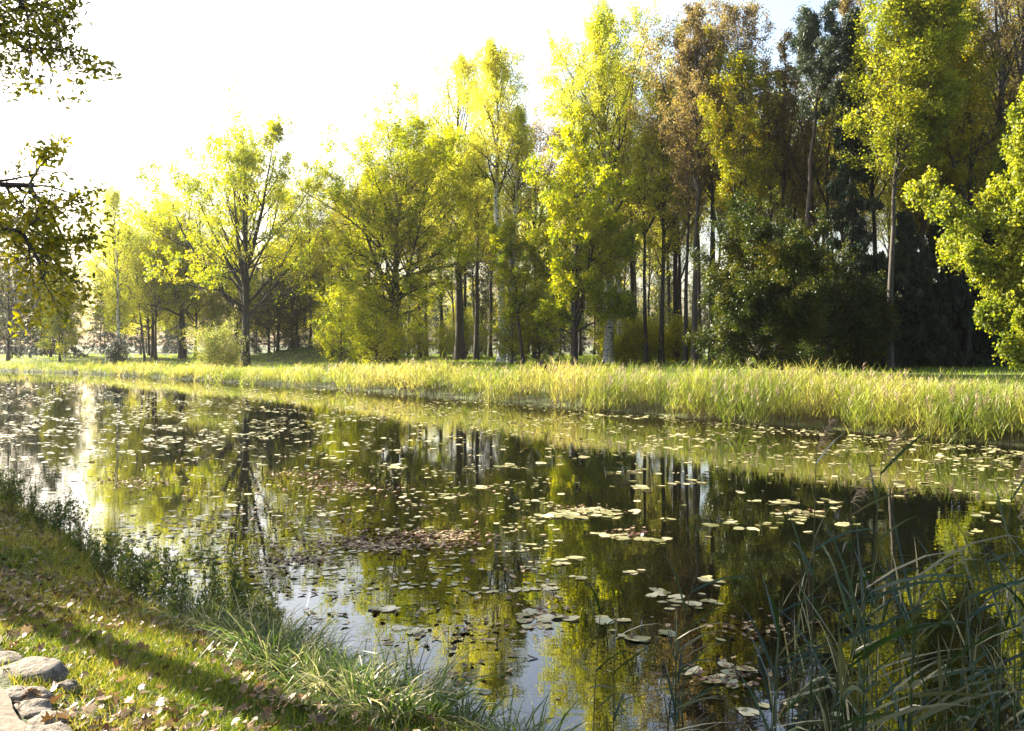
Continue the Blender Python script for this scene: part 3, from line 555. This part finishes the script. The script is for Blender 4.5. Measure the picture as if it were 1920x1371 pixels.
for i, (px, py) in enumerate(hs):
    X, Y = px2w(px, py + 18, .15); s_ = rs.uniform(.45, .85); loc = (X, Y, max(g1(X, Y) - .01, -.05)); lab = "dark leafy weed " + ("on the shaded shore at the left edge" if px < 130 else "on the shaded shore above the sunny turf" if px < 280 else "among the sedge at the waterline")
    grp = lab.replace("weed", "weeds")
    if i < 5: o = hp[i]; o.location = loc; o.scale = (s_,) * 3; tag(o, lab, "weed", grp)
    else: o = dup(hp[i % 5], loc, rs.random() * 6, s_, lab, grp)

# tall thin stalks standing over the water's edge
for i, (px, py, k_) in enumerate([(330, 1120, 1.5), (350, 1135, 1.2), (395, 1150, 1.9), (405, 1160, 1.3), (440, 1165, 1.9), (452, 1170, 1.5), (470, 1180, 1.1), (300, 1100, 1.3), (275, 1090, 1.2), (25, 930, 1.3), (5, 925, 1.5), (60, 950, 1.2), (120, 975, 1.1), (150, 1000, 1.2), (520, 1210, .9), (205, 1050, 1.3), (230, 1065, 1.1)]):
    X, Y = px2w(px, py, .1); pl_ = "at the left edge" if px < 130 else "on the shaded shore" if px < 290 else "over the sedge"
    o = dup(hp[i % 5], (X, Y, max(g1(X, Y) - .01, -.05)), rs.random() * 6, .5, "tall thin dark stalk rising " + pl_ + " at the waterline", "tall stalks " + pl_, .62 * k_)
# stones
def stone(seed, sx, sy, sz, name="stone"):
    r_ = np.random.default_rng(seed); nu, nv = 28, 16; U, V_ = np.meshgrid(np.linspace(0, 2 * pi, nu, endpoint=False), np.linspace(0, pi, nv))
    d = np.stack([np.cos(U) * np.sin(V_), np.sin(U) * np.sin(V_), np.cos(V_)], -1); rad = 1 + 0 * U
    for f in range(10):
        k = r_.normal(0, 2.2 + f * .5, 3); rad = rad + .07 / (1 + f * .3) * np.sin(d @ k + r_.uniform(0, 6))
    sq = (np.abs(d[..., 0]) ** 3 + np.abs(d[..., 1]) ** 3 + np.abs(d[..., 2]) ** 3) ** (-1 / 3)
    P = d * (rad * sq)[..., None] * np.array([sx, sy, sz]); mb = MB(); I = np.arange(nu * nv).reshape(nv, nu)
    q = np.stack([I[:-1], np.roll(I, -1, 1)[:-1], np.roll(I, -1, 1)[1:], I[1:]], -1).reshape(-1, 4); mb.add(P.reshape(-1, 3), q); return mb
for i, (px, py, sx, sy, sz, lab) in enumerate([
    (60, 1262, .20, .12, .07, "large pale flat stone at the upper end of the path edge"),
    (45, 1305, .13, .08, .05, "broad pale stone just below the uppermost path stone"),
    (62, 1330, .11, .07, .05, "tan stone in the middle of the path edging"),
    (92, 1352, .10, .06, .045, "smooth tan stone second lowest in the path edging"),
    (105, 1388, .13, .09, .05, "rounded stone cut by the bottom edge of the photo"),
    (126, 1290, .05, .04, .05, "small white broken stone right of the path edge"),
    (15, 1240, .11, .07, .05, "sunlit stone at the left edge above the others"),
    (292, 1318, .035, .025, .025, "small pale stone lying alone in the turf")]):
    X, Y = px2w(px, py, g1(*px2w(px, py, .8))); X, Y = px2w(px, py, g1(X, Y) + .02)
    o = stone(200 + i, sx, sy, sz * .9).build("stone", M['stone'], smooth=True); o.location = (X, Y, g1(X, Y) + sz * .25); o.rotation_euler = (rs.uniform(-.15, .15), rs.uniform(-.15, .15), rs.uniform(-.5, .3) - .4)
    tag(o, lab, "stone", "edging stones along the path" if i < 7 else None)

# ------------------------------------------------------------------ lily pads and floating leaves
def padshape(k=16):
    a = np.linspace(.16, 2 * pi - .16, k); P = np.stack([np.cos(a), np.sin(a)], 1); return np.concatenate([P, [[.12, 0]]])
PADS = padshape()
def pads(mb, rng, c, r, tilt=.02):
    N = len(c); a = rng.uniform(0, 6.28, N); sh = PADS[None] * r[:, None, None] * (1 + .10 * rng.normal(0, 1, (N, len(PADS), 1))); ca, sa = np.cos(a)[:, None], np.sin(a)[:, None]
    x = sh[..., 0] * ca - sh[..., 1] * sa; y = (sh[..., 0] * sa + sh[..., 1] * ca); tl = rng.normal(0, tilt, (N, 2)); z = x * tl[:, :1] + y * tl[:, 1:]
    z = np.maximum(z + .004 + c[:, 2:3], .003); V = np.stack([c[:, :1] + x, c[:, 1:2] + y, z], -1); mb.add(V, np.arange(V.shape[1] * N).reshape(N, -1), rng.random(N))
# rafts: px, py, half width px, half depth px (rows), count, colour bias, leaf share, where
RAFTS = [(1100, 962, 75, 12, 46, 'in the largest bright raft at mid pond'), (1055, 968, 40, 5, 9, 'trailing left of the largest raft'),
 (750, 875, 38, 6, 12, 'in the small raft left of the mid pond'), (845, 930, 32, 6, 10, 'in the small raft under the brown trunk reflection'), (900, 913, 45, 5, 9, 'in the thin raft left of centre'),
 (960, 873, 45, 5, 9, 'in the far thin raft at centre'), (1000, 940, 50, 5, 7, 'in the sparse row above the largest raft'), (1060, 858, 35, 5, 7, 'near the far reflections at centre'),
 (1490, 966, 48, 9, 16, 'in the golden raft on the right dark water'), (1400, 982, 55, 6, 9, 'left of the golden raft on the right'), (1585, 983, 25, 4, 5, 'in the small raft right of the golden one'), (1470, 942, 40, 5, 7, 'above the golden raft on the right'),
 (1560, 940, 40, 5, 7, 'in the right raft beside the golden one'), (1730, 908, 50, 7, 9, 'in the right raft near the reed reflection'), (1280, 905, 60, 6, 10, 'below the white gap reflection'), (1200, 915, 35, 5, 6, 'left of the white gap reflection'), (1160, 885, 60, 6, 9, 'behind the white gap reflection'),
 (1150, 1005, 35, 8, 8, 'right of the brown leaf raft'), (1230, 1013, 28, 6, 7, 'right of centre under the trunks reflections'), (1075, 1052, 45, 10, 7, 'in the yellow group below the largest raft'), (1190, 1075, 25, 6, 4, 'in the pair of yellow pads right of centre'), (1085, 1082, 22, 4, 3, 'in the grey pair below centre'),
 (1340, 1090, 30, 8, 4, 'in the grey group at the right reeds'), (1250, 1115, 60, 20, 12, 'in the grey group right of centre'), (1300, 1135, 40, 12, 8, 'left of the foreground reeds'), (1020, 1160, 60, 14, 12, 'in the grey group at lower centre'), (1150, 1165, 40, 10, 7, 'in the lower grey row'),
 (730, 1140, 30, 6, 5, 'in the small group at lower left'), (780, 1185, 50, 14, 8, 'in the grey scatter at lower left'), (1200, 1195, 50, 14, 8, 'in the scatter left of the foreground reeds'), (1350, 1270, 70, 22, 16, 'in the brownish raft at the bottom right'), (1440, 1330, 60, 14, 8, 'at the bottom among the reeds')]
protos = []
pr = np.random.default_rng(33)
for i in range(6):
    mb = MB(); pads(mb, pr, np.zeros((1, 3)), np.array([.1]), .12); mb.A[-1][:] = (i + .5) / 6; protos.append(mb.build("lily_pad", M['pad']))
cnt = 0
for (px, py, hw, hd, n_, wh) in RAFTS:
    for j in range(n_):
        if cnt >= 300: break
        r_ = pr.normal(0, .5, 2); r_ = np.clip(r_, -1.2, 1.2); X, Y = px2w(px + r_[0] * hw, py + r_[1] * hd)
        if sdist(X, Y)[0] > -.3: continue
        o = protos[cnt] if cnt < 6 else protos[pr.integers(0, 6)].copy()
        if cnt >= 6: COL.objects.link(o)
        s_ = (.4 + .75 * pr.random() ** 1.5) * (1 if Y > 11 else .75); o.scale = (s_, s_, s_); o.location = (X, Y, .002 + .0008 * (cnt % 9)); o.rotation_euler = (0, 0, pr.random() * 6.28)
        tag(o, "round floating lily pad " + wh, "lily pad", "lily pads " + wh); cnt += 1
print("pads", cnt)
# many far small pads as one mass
def scatter(N, px0, px1, py0, py1, dens):
    px = rng.uniform(px0, px1, N); py = rng.uniform(py0, py1, N); k = rng.random(N) < dens(px, py); px, py = px[k], py[k]
    Y = F * H / (py - HY); X = (px - 960) / F * Y; s = sdist(X, Y); k = s < -.05; return X[k], Y[k]
def vn(x, y, seed=0):   # cheap smooth noise
    v = 0
    r_ = np.random.default_rng(seed)
    for f in range(6):
        a_, b_, c_ = r_.normal(0, 1 + f * .5, 3); v = v + np.sin(x * a_ + y * b_ + c_ * 3)
    return v / 6 ** .5 / .71
def dfar(px, py):
    left = ss((1000 - px) / 700) ; d_ = ss((900 - py) / 170)
    band = .95 * np.exp(-((py - (700 + .068 * px)) / (26 + .02 * px)) ** 2)   # along the far reeds
    return np.clip(left * d_ * 1.0 + band * .55 + .01 + .5 * ss((620 - px) / 500) * ss((830 - py) / 80), 0, 1) * np.clip(.6 + 1.1 * vn(px / 60, py / 7, 3), 0, 1)
mb = MB(); X, Y = scatter(75000, -40, 1960, 700, 1010, dfar); pads(mb, rng, np.stack([X, Y, np.full(len(X), .001) + rng.random(len(X)) * .003], 1), .02 + .065 * rng.random(len(X)) ** 1.8, .12)
X, Y = scatter(5200, 230, 1050, 870, 1120, lambda a, b: np.clip(vn(a / 80, b / 9, 21) - .1, 0, 1) * .6); pads(mb, rng, np.stack([X, Y, np.full(len(X), .001) + rng.random(len(X)) * .003], 1), rng.uniform(.015, .045, len(X)), .06)
X, Y = scatter(1100, 300, 1960, 860, 1371, lambda a, b: np.clip(vn(a / 60, b / 12, 9) - .55, 0, 1) * .35); pads(mb, rng, np.stack([X, Y, np.full(len(X), .001) + rng.random(len(X)) * .003], 1), .012 + .04 * rng.random(len(X)) ** 2, .08)
tag(mb.build("lily_pads", M['pad']), "mass of small pale floating pads covering the far water", "lily pads", kind="stuff")
mb = MB()
RL = [(240, 905, 75, 10, 190), (640, 912, 85, 12, 260), (560, 890, 90, 7, 120), (700, 1020, 170, 15, 560), (820, 1005, 70, 12, 260), (560, 1048, 60, 12, 170), (420, 985, 120, 20, 120), (450, 1060, 120, 30, 160), (250, 1010, 60, 20, 60), (1180, 1003, 40, 8, 50), (870, 1180, 120, 30, 60), (850, 1270, 80, 20, 50), (1350, 1275, 70, 25, 60), (1400, 1180, 90, 20, 60), (1030, 1150, 60, 18, 45), (1100, 955, 60, 10, 60), (1490, 960, 40, 6, 30), (600, 960, 200, 40, 130)]
for (px, py, hw, hd, n_) in RL:
    n_ = int(n_ * .9); r_ = rng.normal(0, .6, (n_, 2)); Y = F * H / (py + r_[:, 1] * hd - HY); X = (px + r_[:, 0] * hw - 960) / F * Y; k = sdist(X, Y) < -.05; X, Y = X[k], Y[k]
    flatleaves(mb, rng, np.stack([X, Y, np.full(len(X), .012)], 1), .06, .2, MAPLE)
X, Y = scatter(2600, -20, 1000, 720, 1250, lambda a, b: np.clip(.35 + .5 * vn(a / 70, b / 14, 5), 0, 1) * .5); flatleaves(mb, rng, np.stack([X, Y, np.full(len(X), .01)], 1), .085, .15, OAK)
tag(mb.build("floating_leaves", M['floatleaf']), "brown fallen leaves drifting on the pond", "fallen leaves", kind="stuff")

# ------------------------------------------------------------------ foreground reeds
def reed(seed, h, plume):
    r_ = np.random.default_rng(seed); root = empty("reed", (0, 0, 0)); t = np.linspace(0, 1, 8); ln_ = r_.normal(.06, .06); 
    P = np.zeros((1, 8, 3)); P[0, :, 0] = ln_ * h * t ** 2; P[0, :, 1] = r_.normal(0, .04) * h * t ** 2; P[0, :, 2] = t * h - .3 * (1 - t) * 1
    st = MB(); tubes(st, P, np.linspace(.0055, .002, 8)[None], 6); st.build("stem", M['shadereed'], root, True)
    n_ = 9; fi = np.linspace(.22, .95, n_) * 7; i0 = fi.astype(int); fr = (fi - i0)[:, None]; b = P[0, i0] * (1 - fr) + P[0, i0 + 1] * fr
    sgn = np.where(np.arange(n_) % 2 == 0, 1., -.45); d = np.stack([sgn * r_.uniform(.5, 1.0, n_) + .25, r_.normal(0, .35, n_), r_.uniform(.45, 1.0, n_)], 1)
    lv = MB(); blades(lv, r_, b, d, r_.uniform(.28, .52, n_), r_.uniform(.011, .022, n_), r_.uniform(.05, .4, n_), k=4); lv.build("leaves", M['shadereed'], root)
    if plume:
        pl = MB(); top = P[0, -1]; m_ = 70; tt = r_.random(m_); b = top + np.stack([tt * .09, r_.normal(0, .006, m_), tt * .2 - .03 - .05 * tt ** 2], 1)
        blades(pl, r_, b, np.stack([r_.normal(.6, .35, m_), r_.normal(0, .3, m_), r_.uniform(-.2, .9, m_)], 1), r_.uniform(.05, .13, m_) * (1.1 - tt * .6), np.full(m_, .004), r_.uniform(.3, .9, m_), k=3); pl.build("seed_head", M['plume'], root)
    return root
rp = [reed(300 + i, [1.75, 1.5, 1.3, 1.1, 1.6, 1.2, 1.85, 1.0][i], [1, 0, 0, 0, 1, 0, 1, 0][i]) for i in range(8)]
# (px of the stem base, Y, wanted tip row, prototype)
spots = [(1520, 5.4, 830, 6), (1620, 5.6, 850, 0), (1600, 5.2, 930, 4), (1110, 5.9, 1090, 2), (1150, 5.7, 1180, 3), (1245, 5.8, 1090, 5), (1265, 5.6, 1180, 3), (1900, 5.0, 960, 6), (1860, 5.2, 900, 0), (1930, 5.3, 1040, 4)]
q = random.Random(11)
for i in range(62):
    px = 1420 + 560 * (i + q.random()) / 62; base = 1010 + q.random() * 260 + (70 if px < 1470 else 0); spots.append((px + q.uniform(-20, 20), q.uniform(4.6, 6.4), base, q.choice([1, 2, 3, 5, 7, 1, 2])))
for i in range(6): spots.append((1230 + q.random() * 90, q.uniform(5.4, 6), 1180 + q.random() * 130, q.choice([3, 7])))
used = set(); RH = [1.75, 1.5, 1.3, 1.1, 1.6, 1.2, 1.85, 1.0]
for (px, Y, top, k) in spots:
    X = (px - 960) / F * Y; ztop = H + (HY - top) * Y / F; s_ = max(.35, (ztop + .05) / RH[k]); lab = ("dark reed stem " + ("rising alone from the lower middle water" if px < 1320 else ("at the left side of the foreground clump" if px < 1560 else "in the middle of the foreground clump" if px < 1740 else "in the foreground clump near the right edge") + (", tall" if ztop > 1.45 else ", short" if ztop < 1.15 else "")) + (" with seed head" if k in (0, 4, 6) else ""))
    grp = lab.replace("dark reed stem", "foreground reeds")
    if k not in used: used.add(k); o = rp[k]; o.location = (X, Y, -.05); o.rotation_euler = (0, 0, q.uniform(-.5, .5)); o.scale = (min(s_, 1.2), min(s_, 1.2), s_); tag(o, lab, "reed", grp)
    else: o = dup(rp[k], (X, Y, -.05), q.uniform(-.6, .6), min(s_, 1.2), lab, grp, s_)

# uprooted root plate on the far bank
def root_plate():
    px, Y = 1030, 62; X = (px - 960) / F * Y; z = g1(X, Y); r_ = np.random.default_rng(400); root = tag(empty("root_plate", (X, Y, z)), "dark tangled uprooted root plate lying before the middle trees", "root plate")
    st = stone(401, 1.15, .45, .5); st.build("soil_clod", M['bark_dark'], root, True)
    P0 = np.zeros((1, 6, 3)); P0[0, :, 0] = np.linspace(-1, 1, 6); P0[0, :, 2] = .25; mb = MB()
    P, R = grow(r_, P0, np.full((1, 6), .12), 120, 0, 1, (.6, 1.6), lambda t_, p_: .5 + .7 * np.random.default_rng(1).random(t_.shape), 6, .0, .3, rr=.3); tubes(mb, P, R, 4); mb.build("roots", M['bark_dark'], root, True)
root_plate()
# ------------------------------------------------------------------ haze volume, added to imitate lens glare towards the sun
def haze():
    m, n, out = newmat("glare_haze"); v = n.nodes.new("ShaderNodeVolumePrincipled"); v.inputs["Color"].default_value = (.95, .97, 1, 1); v.inputs["Density"].default_value = .00014; v.inputs["Anisotropy"].default_value = .72
    n.links.new(v.outputs[0], out.inputs["Volume"]); m.cycles.homogeneous_volume = True
    x0, x1, y0, y1, z0, z1 = -420, 420, -60, 460, -3, 60
    V = [(x0, y0, z0), (x1, y0, z0), (x1, y1, z0), (x0, y1, z0), (x0, y0, z1), (x1, y0, z1), (x1, y1, z1), (x0, y1, z1)]
    mb = MB(); mb.add(V, [[0, 3, 2, 1], [4, 5, 6, 7], [0, 1, 5, 4], [1, 2, 6, 5], [2, 3, 7, 6], [3, 0, 4, 7]]); tag(mb.build("haze", m), kind="stuff")
haze()
print("objects", len(bpy.data.objects))
